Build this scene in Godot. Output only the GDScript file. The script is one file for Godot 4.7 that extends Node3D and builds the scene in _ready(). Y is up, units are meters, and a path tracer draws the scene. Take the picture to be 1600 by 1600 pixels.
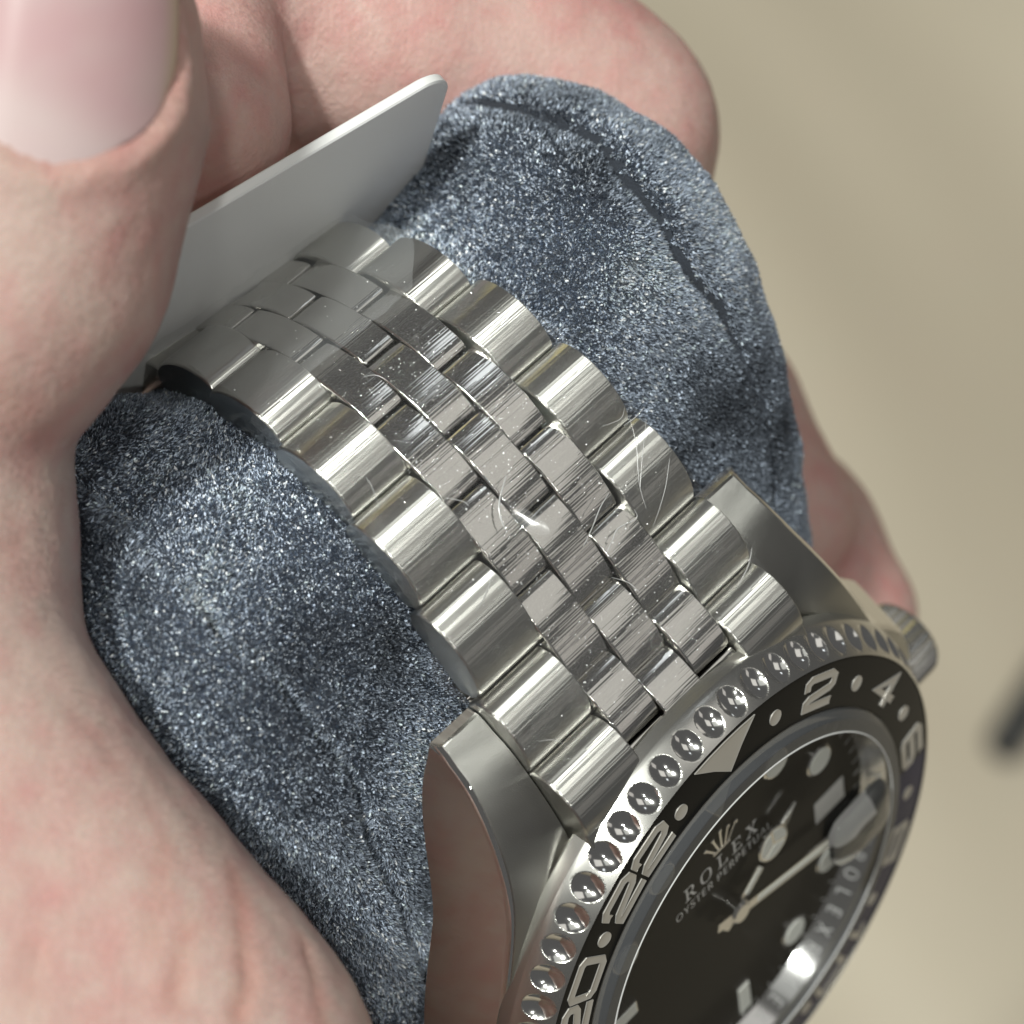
extends Node3D
# A steel watch on a grey suede cushion, held in a hand. All shapes are laid out in millimetres in the watch's own
# axes (x towards 3 o'clock, y towards 12 o'clock, z out of the dial) and turned into the room (y up, metres) by W().

const AX := Vector3(0.674068, -0.135558, 0.726124)     # the room's x in the watch's axes
const AY := Vector3(-0.129768, 0.945982, 0.297067)     # the room's up
const AZ := Vector3(-0.727170, -0.294471, 0.620065)
const LIFT := 0.62                                     # the dial's height above the floor

var origin_of := {}
var taken := {}
var rng := RandomNumberGenerator.new()


func turn(p: Vector3) -> Vector3:
	return Vector3(AX.dot(p), AY.dot(p), AZ.dot(p))


func W(p: Vector3) -> Vector3:
	return turn(p) * 0.001 + Vector3(0, LIFT, 0)


# ------------------------------------------------------------------ mesh helpers
class MB:
	var v := PackedVector3Array()
	var t := PackedVector2Array()
	var c := PackedColorArray()
	var n := PackedVector3Array()      # normals, if given
	var open := false                  # an open shape whose faces already run the right way
	func tri(a: Vector3, b: Vector3, d: Vector3, ta := Vector2.ZERO, tb := Vector2.ZERO, td := Vector2.ZERO) -> void:
		v.append(a); v.append(b); v.append(d)
		t.append(ta); t.append(tb); t.append(td)
	func quad(a: Vector3, b: Vector3, d: Vector3, e: Vector3, ta := Vector2.ZERO, tb := Vector2.ZERO, td := Vector2.ZERO, te := Vector2.ZERO) -> void:
		tri(a, b, d, ta, tb, td)
		tri(a, d, e, ta, td, te)
	func loft(rings: Array, closed := true, cap0 := true, cap1 := true) -> void:
		# rings of points of equal number; uv is in millimetres along and around
		var along := 0.0
		for k in rings.size() - 1:
			var p: PackedVector3Array = rings[k]
			var q: PackedVector3Array = rings[k + 1]
			var m := p.size()
			var step := (q[0] - p[0]).length()
			var around := 0.0
			for i in (m if closed else m - 1):
				var j := (i + 1) % m
				var w := (p[j] - p[i]).length()
				quad(p[i], p[j], q[j], q[i], Vector2(along, around), Vector2(along, around + w), Vector2(along + step, around + w), Vector2(along + step, around))
				around += w
			along += step
		if cap0:
			fan(rings[0])
		if cap1:
			fan(rings[rings.size() - 1])
	func fan(p: PackedVector3Array) -> void:
		var mid := Vector3.ZERO
		for q in p:
			mid += q
		mid /= p.size()
		for i in p.size():
			var a := p[i]
			var b := p[(i + 1) % p.size()]
			tri(mid, a, b, Vector2(mid.x, mid.y), Vector2(a.x, a.y), Vector2(b.x, b.y))


func commit(m: MB, origin: Vector3, crease := 40.0) -> ArrayMesh:
	# welds by position, smooths across edges flatter than the crease, turns closed shapes outside out
	var count := m.v.size()
	var out_v := PackedVector3Array()
	out_v.resize(count)
	var out_n := PackedVector3Array()
	out_n.resize(count)
	var faces := count / 3
	var given := m.n.size() == count
	var fn := PackedVector3Array()
	fn.resize(faces)
	var volume := 0.0
	var ref := m.v[0]
	for f in faces:
		var a := m.v[f * 3]
		var b := m.v[f * 3 + 1]
		var d := m.v[f * 3 + 2]
		var x := (b - a).cross(d - a)
		fn[f] = x
		volume += (a - ref).dot((b - ref).cross(d - ref))
	var flip := volume < 0.0 and not given and not m.open
	if given:
		for f in faces:
			if fn[f].dot(m.n[f * 3] + m.n[f * 3 + 1] + m.n[f * 3 + 2]) < 0.0:
				var a := m.v[f * 3 + 1]; m.v[f * 3 + 1] = m.v[f * 3 + 2]; m.v[f * 3 + 2] = a
				var b := m.n[f * 3 + 1]; m.n[f * 3 + 1] = m.n[f * 3 + 2]; m.n[f * 3 + 2] = b
				if m.t.size() == count:
					var c := m.t[f * 3 + 1]; m.t[f * 3 + 1] = m.t[f * 3 + 2]; m.t[f * 3 + 2] = c
				if m.c.size() == count:
					var d := m.c[f * 3 + 1]; m.c[f * 3 + 1] = m.c[f * 3 + 2]; m.c[f * 3 + 2] = d
	if not given:
		var ids := {}
		var around: Array[PackedInt32Array] = []
		var at := PackedInt32Array()
		at.resize(count)
		for i in count:
			var p := m.v[i]
			var key := Vector3i(roundi(p.x * 1500.0), roundi(p.y * 1500.0), roundi(p.z * 1500.0))
			var id: int = ids.get(key, -1)
			if id < 0:
				id = around.size()
				ids[key] = id
				around.append(PackedInt32Array())
			around[id].append(i / 3)
			at[i] = id
		var unit := PackedVector3Array()
		unit.resize(faces)
		for f in faces:
			unit[f] = fn[f].normalized()
		var most := cos(deg_to_rad(crease))
		for i in count:
			var f := i / 3
			var s := Vector3.ZERO
			var u := unit[f]
			for g in around[at[i]]:
				if unit[g].dot(u) > most:
					s += fn[g]
			out_n[i] = (s if s.length_squared() > 0.0 else u).normalized()
	for f in faces:
		for k in 3:
			var i := f * 3 + k
			var o := i
			if not flip:                   # Godot's front faces run clockwise
				o = f * 3 + [0, 2, 1][k]
			out_v[o] = turn(m.v[i] - origin) * 0.001
	var nn := PackedVector3Array()
	nn.resize(count)
	var tt := PackedVector2Array()
	tt.resize(count)
	var cc := PackedColorArray()
	var tinted := m.c.size() == count
	if tinted:
		cc.resize(count)
	for f in faces:
		for k in 3:
			var i := f * 3 + k
			var o := i
			if not flip:
				o = f * 3 + [0, 2, 1][k]
			var q := m.n[i] if given else (-out_n[i] if flip else out_n[i])
			nn[o] = turn(q)
			tt[o] = m.t[i] if m.t.size() == count else Vector2.ZERO
			if tinted:
				cc[o] = m.c[i]
	var arrays := []
	arrays.resize(Mesh.ARRAY_MAX)
	arrays[Mesh.ARRAY_VERTEX] = out_v
	arrays[Mesh.ARRAY_NORMAL] = nn
	arrays[Mesh.ARRAY_TEX_UV] = tt
	if tinted:
		arrays[Mesh.ARRAY_COLOR] = cc
	var am := ArrayMesh.new()
	am.add_surface_from_arrays(Mesh.PRIMITIVE_TRIANGLES, arrays)
	return am


func numbered(called: String) -> String:
	var n: int = taken.get(called, 0)
	taken[called] = n + 1
	return called if n == 0 else "%s_%03d" % [called, n]


func thing(called: String, label: String, category: String, at: Vector3, group := "") -> Node3D:
	var o := Node3D.new()
	o.name = numbered(called)
	add_child(o)
	o.position = W(at)
	origin_of[o] = at
	o.set_meta("label", label)
	o.set_meta("category", category)
	o.set_meta("kind", "thing")
	if group != "":
		o.set_meta("group", group)
	return o


func part(called: String, m: MB, mat: Material, parent: Node3D, crease := 40.0) -> MeshInstance3D:
	var o := MeshInstance3D.new()
	o.name = called
	o.mesh = commit(m, origin_of[parent], crease)
	o.material_override = mat
	parent.add_child(o, true)
	origin_of[o] = origin_of[parent]
	return o


func smooth(a: float, b: float, x: float) -> float:
	return smoothstep(a, b, x)


# ------------------------------------------------------------------ textures and materials
func noise_tex(size: int, freq: float, seed_: int, octaves: int, ramp: Array, kind := FastNoiseLite.TYPE_SIMPLEX_SMOOTH) -> NoiseTexture2D:
	var f := FastNoiseLite.new()
	f.noise_type = kind
	f.frequency = freq
	f.seed = seed_
	f.fractal_octaves = octaves
	var t := NoiseTexture2D.new()
	t.width = size
	t.height = size
	t.seamless = true
	t.noise = f
	if ramp.size():
		var g := Gradient.new()
		g.offsets = PackedFloat32Array([0.0, 1.0])
		g.colors = PackedColorArray([ramp[0], ramp[1]])
		t.color_ramp = g
	return t


func normal_tex(size: int, freq: float, seed_: int, octaves: int, strength: float, kind := FastNoiseLite.TYPE_SIMPLEX_SMOOTH) -> NoiseTexture2D:
	var t := noise_tex(size, freq, seed_, octaves, [], kind)
	t.as_normal_map = true
	t.bump_strength = strength
	return t


func streak_height(w: int, h: int, seed_: int, runs: float) -> Image:
	# fine lines that run along u, each starting and ending somewhere
	var r := RandomNumberGenerator.new()
	r.seed = seed_
	var im := Image.create(w, h, false, Image.FORMAT_RF)
	for y in h:
		var level := r.randf()
		var left := 0
		for x in w:
			if left <= 0:
				level = 0.5 + 0.5 * r.randf_range(-1.0, 1.0) * r.randf()
				left = int(runs * (0.2 + r.randf()))
			left -= 1
			im.set_pixel(x, y, Color(level, level, level))
	return im


func grey(l: float) -> Color:
	return Color(l, l, l).linear_to_srgb()


func lin(r: float, g: float, b: float) -> Color:
	return Color(r, g, b).linear_to_srgb()


func metal(c: Color, rough: float) -> StandardMaterial3D:
	var m := StandardMaterial3D.new()
	m.albedo_color = c
	m.metallic = 1.0
	m.roughness = rough
	return m


func plain(c: Color, rough: float, spec := 0.5) -> StandardMaterial3D:
	var m := StandardMaterial3D.new()
	m.albedo_color = c
	m.roughness = rough
	m.metallic_specular = spec
	return m


var M := {}


func make_materials() -> void:
	var streak := streak_height(256, 512, 3, 120.0)
	streak.convert(Image.FORMAT_RGBA8)
	var sn := streak.duplicate()
	sn.bump_map_to_normal_map(1.2)
	var streak_n := ImageTexture.create_from_image(sn)
	var streak_t := ImageTexture.create_from_image(streak)
	var grain := normal_tex(512, 0.12, 5, 2, 3.0)
	var b := metal(lin(0.60, 0.595, 0.565), 0.24)
	b.normal_enabled = true
	b.normal_texture = streak_n
	b.normal_scale = 0.16
	b.uv1_scale = Vector3(0.07, 0.028, 1)
	b.roughness = 0.29
	b.anisotropy_enabled = true
	b.anisotropy = 1.0
	M.brushed = b
	var lug := b.duplicate()
	lug.normal_texture = grain
	lug.normal_scale = 0.25
	lug.uv1_scale = Vector3(0.16, 0.16, 1)
	lug.roughness = 0.5
	lug.anisotropy = -1.0
	M.lug = lug
	var pol := metal(lin(0.64, 0.625, 0.60), 0.05)
	M.polished = pol
	var cen := metal(lin(0.58, 0.57, 0.545), 0.10)
	cen.normal_enabled = true
	cen.normal_texture = streak_n
	cen.normal_scale = 0.22
	cen.roughness = 0.2
	cen.roughness_texture = streak_t
	cen.uv1_scale = Vector3(0.1, 0.034, 1)
	M.center = cen
	M.scallop = metal(lin(0.78, 0.77, 0.75), 0.11)
	M.case_side = metal(lin(0.80, 0.78, 0.75), 0.045)
	M.bezel = metal(lin(0.62, 0.61, 0.58), 0.27)
	M.date = plain(grey(0.42), 0.5)
	M.flange = metal(lin(0.6, 0.6, 0.6), 0.12)
	M.ceramic = plain(grey(0.006), 0.22, 0.22)
	M.ceramic_blue = plain(lin(0.012, 0.012, 0.05), 0.22, 0.22)
	M.numeral = metal(lin(0.50, 0.48, 0.45), 0.42)
	M.numeral.metallic = 0.55
	M.dial = plain(grey(0.004), 0.2, 0.1)
	M.lume = plain(lin(0.55, 0.56, 0.53), 0.6)
	M.gold = metal(lin(0.66, 0.65, 0.63), 0.12)
	M.print = plain(grey(0.55), 0.6)
	M.print_dim = plain(grey(0.28), 0.6)
	var g := StandardMaterial3D.new()
	g.transparency = BaseMaterial3D.TRANSPARENCY_ALPHA
	g.albedo_color = Color(0.1, 0.1, 0.1, 0.002)
	g.roughness = 0.03
	g.metallic_specular = 0.26
	M.crystal = g
	var ge := StandardMaterial3D.new()
	ge.transparency = BaseMaterial3D.TRANSPARENCY_ALPHA
	ge.albedo_color = Color(0.27, 0.275, 0.285, 0.84)
	ge.roughness = 0.26
	M.crystal_edge = ge
	var gl := StandardMaterial3D.new()
	gl.refraction_enabled = true
	gl.refraction_scale = 0.05
	gl.albedo_color = Color(1, 1, 1, 0.02)
	gl.roughness = 0.02
	M.lens = gl
	# suede
	var su := plain(Color(1, 1, 1), 0.85, 0.3)
	su.albedo_color = lin(0.03, 0.035, 0.046)
	su.rim_enabled = true
	su.rim = 0.6
	su.rim_tint = 0.4
	su.normal_enabled = true
	su.normal_texture = normal_tex(512, 0.12, 11, 4, 6.0)
	su.normal_scale = 1.0
	su.uv1_triplanar = true
	su.uv1_scale = Vector3.ONE * 90.0
	M.suede = su
	var fib := StandardMaterial3D.new()
	fib.vertex_color_use_as_albedo = true
	fib.albedo_color = Color(1, 1, 1)
	fib.roughness = 0.3
	fib.metallic_specular = 1.0
	M.fibre = fib
	# skin
	var sk := StandardMaterial3D.new()
	sk.vertex_color_use_as_albedo = true
	sk.albedo_color = Color(1, 1, 1)
	sk.roughness = 0.46
	sk.metallic_specular = 0.42
	sk.subsurf_scatter_enabled = true
	sk.subsurf_scatter_strength = 0.13
	sk.normal_enabled = true
	sk.normal_texture = normal_tex(1024, 0.032, 21, 3, 9.0, FastNoiseLite.TYPE_CELLULAR)
	sk.normal_scale = 0.62
	sk.uv1_triplanar = true
	sk.uv1_scale = Vector3.ONE * 75.0
	M.skin = sk
	var na := plain(lin(0.58, 0.36, 0.36), 0.2, 0.5)
	na.vertex_color_use_as_albedo = true
	na.albedo_color = Color(1, 1, 1)
	M.nail = na
	M.card = plain(grey(0.8), 0.45)
	M.card.backlight_enabled = true
	M.card.backlight = Color(0.6, 0.6, 0.62)
	M.card_edge = plain(grey(0.8), 0.6)
	var fl := StandardMaterial3D.new()
	fl.roughness = 0.5
	fl.albedo_texture = noise_tex(512, 0.012, 31, 3, [lin(0.34, 0.292, 0.225), lin(0.53, 0.47, 0.375)])
	fl.uv1_scale = Vector3(5.0, 1.4, 1)
	M.floor = fl
	M.black = plain(grey(0.03), 0.6)
	var film := StandardMaterial3D.new()
	film.transparency = BaseMaterial3D.TRANSPARENCY_ALPHA
	film.albedo_color = Color(1, 1, 1, 0.008)
	film.roughness = 0.035
	film.normal_enabled = true
	film.normal_texture = normal_tex(512, 0.06, 51, 3, 6.0)
	film.normal_scale = 0.7
	film.uv1_scale = Vector3(0.12, 0.12, 1)
	M.film = film
	var flap := StandardMaterial3D.new()
	flap.transparency = BaseMaterial3D.TRANSPARENCY_ALPHA
	flap.albedo_color = Color(0.8, 0.81, 0.82, 0.1)
	flap.roughness = 0.3
	M.flap = flap
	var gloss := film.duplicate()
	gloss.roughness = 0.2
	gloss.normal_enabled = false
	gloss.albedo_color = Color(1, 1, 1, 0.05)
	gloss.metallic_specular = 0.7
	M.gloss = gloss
	M.dust = plain(grey(0.85), 0.5)
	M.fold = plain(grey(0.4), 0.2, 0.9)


# ------------------------------------------------------------------ the bracelet's path in the plane across the watch
const PITCH := 6.39
var path_p: Array[Vector2] = []        # (y, z) every 0.05 mm from s = -14


func make_path() -> void:
	var back: Array[Vector2] = []
	var q := Vector2(25.0, -5.4)
	var ds := 0.05
	for i in 280:
		var s := -(i + 0.5) * ds
		var th := lerpf(0.76, 0.95, smooth(2.0, 7.5, -s)) - 0.75 * smooth(9.0, 11.0, -s)
		q -= Vector2(cos(th), -sin(th)) * ds
		back.append(q)
	back.reverse()
	path_p = back
	q = Vector2(25.0, -5.4)
	path_p.append(q)
	for i in 1300:
		var s := (i + 0.5) * ds
		var th := 0.6078 + 0.0261 * minf(s, 40.0) + 0.0007 * minf(s, 34.0) * minf(s, 34.0)
		q += Vector2(cos(th), -sin(th)) * ds
		path_p.append(q)


func path_at(s: float) -> Vector2:
	var f := clampf((s + 14.0) / 0.05, 0.0, path_p.size() - 1.001)
	return path_p[int(f)].lerp(path_p[int(f) + 1], f - int(f))


func half_width(s: float) -> float:
	return 9.9 - maxf(0.0, s) * 0.0775


func link(x0: float, x1: float, s: float, length: float, high: float, deep: float, power: float, base := 0.05) -> MB:
	var m := MB.new()
	var half := length / 2.0
	var a := path_at(s - half)
	var b := path_at(s + half)
	var mid := (a + b) / 2.0
	var along := (b - a).normalized()
	var up := Vector2(-along.y, along.x)
	if up.dot(Vector2(0.7, 0.7)) < -0.2 and s < 20.0:
		up = -up
	var prof: Array[Vector2] = []
	var n := 22
	for i in n + 1:
		var tau := -cos(PI * i / n)
		prof.append(Vector2(tau * (half - 0.03), base + high * pow(maxf(0.0, 1.0 - pow(absf(tau), power)), 0.6)))
	prof.append(Vector2(half - 0.05, -deep * 0.5))
	prof.append(Vector2(half - 0.6, -deep))
	prof.append(Vector2(-half + 0.6, -deep))
	prof.append(Vector2(-half + 0.05, -deep * 0.5))
	var c := 0.13
	var rings := []
	for k in [[x0, c], [x0 + c * 0.35, c * 0.35], [x0 + c, 0.0], [x1 - c, 0.0], [x1 - c * 0.35, c * 0.35], [x1, c]]:
		var ring := PackedVector3Array()
		for p in prof:
			var q := Vector2(p.x * (1.0 - k[1] / half), p.y - k[1] * signf(p.y) * (1.0 if absf(p.y) > k[1] else 0.0))
			var w: Vector2 = mid + along * q.x + up * q.y
			ring.append(Vector3(k[0], w.x, w.y))
		rings.append(ring)
	m.loft(rings)
	return m


func make_bracelet(w: Node3D) -> void:
	var g := 0.04
	for i in 8:
		var s := (i + 0.5) * PITCH
		var hw := half_width(s)
		part("outer_link", link(-hw, -hw * 0.46 - g, s, PITCH, 1.6, 1.5, 2.05), M.brushed, w)
		part("outer_link", link(hw * 0.52 + g, hw, s, PITCH, 1.6, 1.5, 2.05), M.brushed, w)
		part("center_link", link(-hw * 0.133, hw * 0.193, s, PITCH, 0.62, 1.4, 2.0, 0.68), M.center, w)
	for i in 9:
		var s := i * PITCH
		var hw := half_width(s)
		part("center_link", link(-hw * 0.46, -hw * 0.133 - g, s, PITCH, 0.62, 1.4, 2.0, 0.64), M.center, w)
		part("center_link", link(hw * 0.193 + g, hw * 0.52, s, PITCH, 0.62, 1.4, 2.0, 0.64), M.center, w)
	# the end piece between the lugs carries the same pattern on
	for i in 3:
		var s := -2.65 - 5.3 * i
		var high := 1.5 if i < 2 else 0.4
		part("end_link", link(-10.05, -4.6, s, 5.3, high, 2.2, 2.1), M.brushed, w)
		part("end_link", link(5.2, 10.05, s, 5.3, high, 2.2, 2.1), M.brushed, w)
		part("center_link", link(-1.32, 1.9, s, 5.3, 0.75 if i < 2 else 0.2, 2.0, 2.2, 0.46), M.center, w)
	for i in 2:
		part("center_link", link(-4.55, -1.36, -5.5 - 5.1 * i, 5.0, 0.75 - 0.4 * i, 2.0, 2.2, 0.46), M.center, w)
		part("center_link", link(1.94, 5.15, -5.5 - 5.1 * i, 5.0, 0.75 - 0.4 * i, 2.0, 2.2, 0.46), M.center, w)
	# the two cylinders that fill the end piece from below
	var m := MB.new()
	m.loft([ring_yz(-9.6, [Vector2(24.6, -7.6), Vector2(24.2, -6.6), Vector2(20.6, -2.9), Vector2(17.0, 0.2), Vector2(15.0, -6.0)]), ring_yz(9.6, [Vector2(24.6, -7.6), Vector2(24.2, -6.6), Vector2(20.6, -2.9), Vector2(17.0, 0.2), Vector2(15.0, -6.0)])])
	part("end_link_body", m, M.case_side, w)


func ring_yz(x: float, pts: Array) -> PackedVector3Array:
	var r := PackedVector3Array()
	for p in pts:
		r.append(Vector3(x, p.x, p.y))
	return r


# ------------------------------------------------------------------ case, bezel, dial
func table(pts: Array, x: float) -> float:
	if x <= pts[0].x:
		return pts[0].y
	for i in pts.size() - 1:
		if x <= pts[i + 1].x:
			var u: float = (x - pts[i].x) / (pts[i + 1].x - pts[i].x)
			return lerpf(pts[i].y, pts[i + 1].y, u)
	return pts[pts.size() - 1].y


var lug_top := [Vector2(0, 1.7), Vector2(8, 1.7), Vector2(12, 1.6), Vector2(14, 1.5), Vector2(15.5, 1.3), Vector2(17, 0.9), Vector2(18.5, 0.2), Vector2(20, -0.75), Vector2(21.5, -1.85), Vector2(22.7, -2.9), Vector2(23.4, -3.7), Vector2(23.9, -4.5), Vector2(24.3, -5.7)]
var lug_out := [Vector2(0, 20.0), Vector2(4, 19.6), Vector2(8, 18.6), Vector2(12, 17.2), Vector2(15.5, 15.9), Vector2(19, 14.7), Vector2(22, 13.8), Vector2(24.3, 13.3)]


func outline(y: float, right: bool) -> float:
	var a := absf(y)
	var x := table(lug_out, a)
	# round the corners of the table
	x = (x + table(lug_out, maxf(0.0, a - 1.2)) + table(lug_out, minf(24.3, a + 1.2))) / 3.0
	if right:
		x += 1.8 * smooth(10.5, 6.0, a) * smooth(2.6, 3.6, a)
	return x


func top_z(y: float) -> float:
	var a := absf(y)
	return (table(lug_top, a) + table(lug_top, maxf(0.0, a - 0.8)) + table(lug_top, minf(24.3, a + 0.8))) / 3.0


func make_case(w: Node3D) -> void:
	var side := MB.new()
	for k in [-1.0, 1.0]:
		var ys: Array[float] = []
		var y := -24.3
		while y < 24.31:
			ys.append(y)
			y += 0.45
		var rings := []
		for yy in ys:
			var xo := outline(yy, k > 0.0)
			var zt := top_z(yy)
			var zb := lerpf(-3.7, -5.9, smooth(13.0, 23.0, absf(yy)))
			zb = minf(zb, zt - 0.6)
			var ring := PackedVector3Array()
			for p in [[10.15, zt - 0.02], [xo - 0.3, zt - 0.02], [xo - 0.22, zt - 0.1], [xo - 0.04, zt - 0.3], [xo + 0.02, zt - 0.5], [xo + (zt - zb) * 0.27, zb + 0.2], [xo + (zt - zb) * 0.27 - 0.2, zb], [10.15, zb]]:
				ring.append(Vector3(k * p[0], yy, p[1]))
			rings.append(ring)
		side.loft(rings)
		for end in [-1.0, 1.0]:
			var top := MB.new()
			var rr := []
			for yy in ys:
				if yy * end < 2.5:
					continue
				var xo := outline(yy, k > 0.0) - 0.3
				var zt := top_z(yy)
				rr.append(PackedVector3Array([Vector3(k * 10.13, yy, zt + 0.03), Vector3(k * 10.22, yy, zt + 0.06), Vector3(k * (xo - 0.06), yy, zt + 0.06), Vector3(k * xo, yy, zt - 0.01), Vector3(k * xo, yy, zt - 0.2), Vector3(k * 10.13, yy, zt - 0.2)]))
			top.loft(rr)
			part("lug", top, M.lug, w, 30.0)
	part("case_side", side, M.case_side, w, 35.0)
	var body := MB.new()
	body.loft([circle(19.0, -6.2, 96), circle(19.4, -5.4, 96), circle(19.6, 1.4, 96)])
	part("case_body", body, M.case_side, w, 35.0)
	# crown
	var cr := MB.new()
	var rings := []
	for p in [[20.0, 2.0], [21.6, 2.0], [21.6, 2.8], [21.9, 3.05], [24.2, 3.05], [24.6, 2.8], [24.7, 2.4], [24.7, 0.4]]:
		var ring := PackedVector3Array()
		for i in 168:
			var a := TAU * i / 168.0
			var r: float = p[1]
			if r > 3.0:
				r -= 0.22 * pow(absf(sin(a * 14.0)), 2.0)
			ring.append(Vector3(p[0], cos(a) * r, -1.5 + sin(a) * r))
		rings.append(ring)
	cr.loft(rings)
	part("crown", cr, M.bezel, w, 50.0)


func circle(r: float, z: float, n: int, a0 := 0.0) -> PackedVector3Array:
	var p := PackedVector3Array()
	for i in n:
		var a := a0 + TAU * i / n
		p.append(Vector3(sin(a) * r, cos(a) * r, z))
	return p


func dialpt(deg: float, r: float, z: float) -> Vector3:
	var a := deg_to_rad(deg)
	return Vector3(sin(a) * r, cos(a) * r, z)


func insert_z(r: float) -> float:
	return 4.78 - (r - 15.4) * 0.075


func make_bezel(w: Node3D) -> Node3D:
	var prof := [Vector2(18.6, 1.2), Vector2(20.3, 1.25), Vector2(20.38, 1.4), Vector2(20.36, 2.2)]
	var n := 30
	for i in n + 1:
		var u := float(i) / n
		prof.append(Vector2(20.34 - 1.32 * pow(u, 1.25), 2.3 + 2.3 * pow(u, 0.9)))
	prof.append(Vector2(18.98, 4.55))
	prof.append(Vector2(18.95, 4.3))
	var rings := []
	var scoops := 60
	for p in prof:
		var ring := PackedVector3Array()
		for i in 2250:
			var a := TAU * i / 2250.0
			var cell := TAU / scoops
			var da := (fposmod(a + cell * 0.5, cell) - cell * 0.5) * 19.9
			var q: Vector2 = p
			var dz := (Vector2(19.72, 3.55) - q)
			var along := dz.dot(Vector2(-0.5, 0.866))
			var d2 := (da * da) / (0.9 * 0.9) + (along * along) / (1.05 * 1.05)
			if d2 < 1.0 and q.x > 19.0:
				q -= Vector2(0.866, 0.5) * 0.38 * (1.0 - d2)
			ring.append(Vector3(sin(a) * q.x, cos(a) * q.x, q.y))
		rings.append(ring)
	var m := MB.new()
	var sc := MB.new()
	for k in rings.size() - 1:
		for i in 2250:
			var j := (i + 1) % 2250
			var dented := true
			for e in [[k, i], [k, j], [k + 1, i], [k + 1, j]]:
				var q: Vector3 = rings[e[0]][e[1]]
				if absf(Vector2(q.x, q.y).length() - prof[e[0]].x) < 0.002:
					dented = false
			(sc if dented else m).quad(rings[k][i], rings[k][j], rings[k + 1][j], rings[k + 1][i])
	outward(m, Vector3(0, 0, 2.0))
	outward(sc, Vector3(0, 0, 2.0))
	var b := part("bezel", m, M.bezel, w, 25.0)
	part("bezel_scallop", sc, M.scallop, b, 60.0)
	# ceramic ring, black above and dark blue below
	for half in 2:
		var im := MB.new()
		var rr := []
		var from := -96.0 if half == 0 else 96.0
		var to := 96.0 if half == 0 else 264.0
		for i in 121:
			var deg := lerpf(from, to, i / 120.0)
			rr.append(PackedVector3Array([dialpt(deg, 15.42, 4.2), dialpt(deg, 15.42, insert_z(15.4) - 0.06), dialpt(deg, 15.5, insert_z(15.5)), dialpt(deg, 17.2, insert_z(17.2)), dialpt(deg, 18.82, insert_z(18.82)), dialpt(deg, 18.93, insert_z(18.93) - 0.06), dialpt(deg, 18.93, 4.2)]))
		im.loft(rr, true, true, true)
		part("bezel_insert", im, M.ceramic if half == 0 else M.ceramic_blue, w, 40.0)
	# marks let into the ring: triangle, dots on the odd hours, figures on the even ones
	var ins := w
	var tri := MB.new()
	var shape := [Vector2(-2.6, 18.6), Vector2(-1.3, 18.6), Vector2(0, 18.6), Vector2(1.3, 18.6), Vector2(2.6, 18.6), Vector2(1.3, 17.2), Vector2(0.0, 15.85), Vector2(-1.3, 17.2)]
	mark_plate(tri, shape, 0.0)
	part("triangle", tri, M.numeral, ins, 20.0)
	for h in range(1, 24, 2):
		var dot := MB.new()
		var ring2: Array = []
		for i in 20:
			ring2.append(Vector2(cos(TAU * i / 20.0) * 0.54, 17.05 + sin(TAU * i / 20.0) * 0.54))
		mark_plate(dot, ring2, h * 15.0)
		part("minute_dot", dot, M.numeral, ins, 20.0)
	for h in range(2, 24, 2):
		var num := MB.new()
		var text := str(h)
		var wide := 2.75
		var step := 3.45
		for k in text.length():
			var x := (k - (text.length() - 1) / 2.0) * step
			digit(num, text[k], h * 15.0, x, wide)
		part("numeral", num, M.numeral, ins, 20.0)
	return b


func outward(m: MB, from: Vector3) -> void:
	# an open shape: turn its faces away from a point
	var sum := 0.0
	for f in range(0, m.v.size(), 3):
		sum += (m.v[f + 1] - m.v[f]).cross(m.v[f + 2] - m.v[f]).dot(m.v[f] - from)
	if sum < 0.0:
		for f in range(0, m.v.size(), 3):
			var a := m.v[f + 1]; m.v[f + 1] = m.v[f + 2]; m.v[f + 2] = a
			var b := m.t[f + 1]; m.t[f + 1] = m.t[f + 2]; m.t[f + 2] = b
	m.open = true


func on_ring(p: Vector2, deg: float, lift: float) -> Vector3:
	# p.x across (clockwise), p.y out from the centre
	var a := deg_to_rad(deg) + p.x / 17.2
	return Vector3(sin(a) * p.y, cos(a) * p.y, insert_z(p.y) + 0.02 + lift)


func mark_plate(m: MB, shape: Array, deg: float) -> void:
	var mid := Vector2.ZERO
	for p in shape:
		mid += p
	mid /= shape.size()
	var lo := PackedVector3Array()
	var hi := PackedVector3Array()
	var inn := PackedVector3Array()
	for p in shape:
		lo.append(on_ring(p, deg, -0.1))
		hi.append(on_ring(p, deg, 0.06))
		inn.append(on_ring(p + (mid - p).normalized() * minf(0.16, (mid - p).length() * 0.4), deg, 0.02))
	m.loft([lo, hi, inn], true, false, true)


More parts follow.
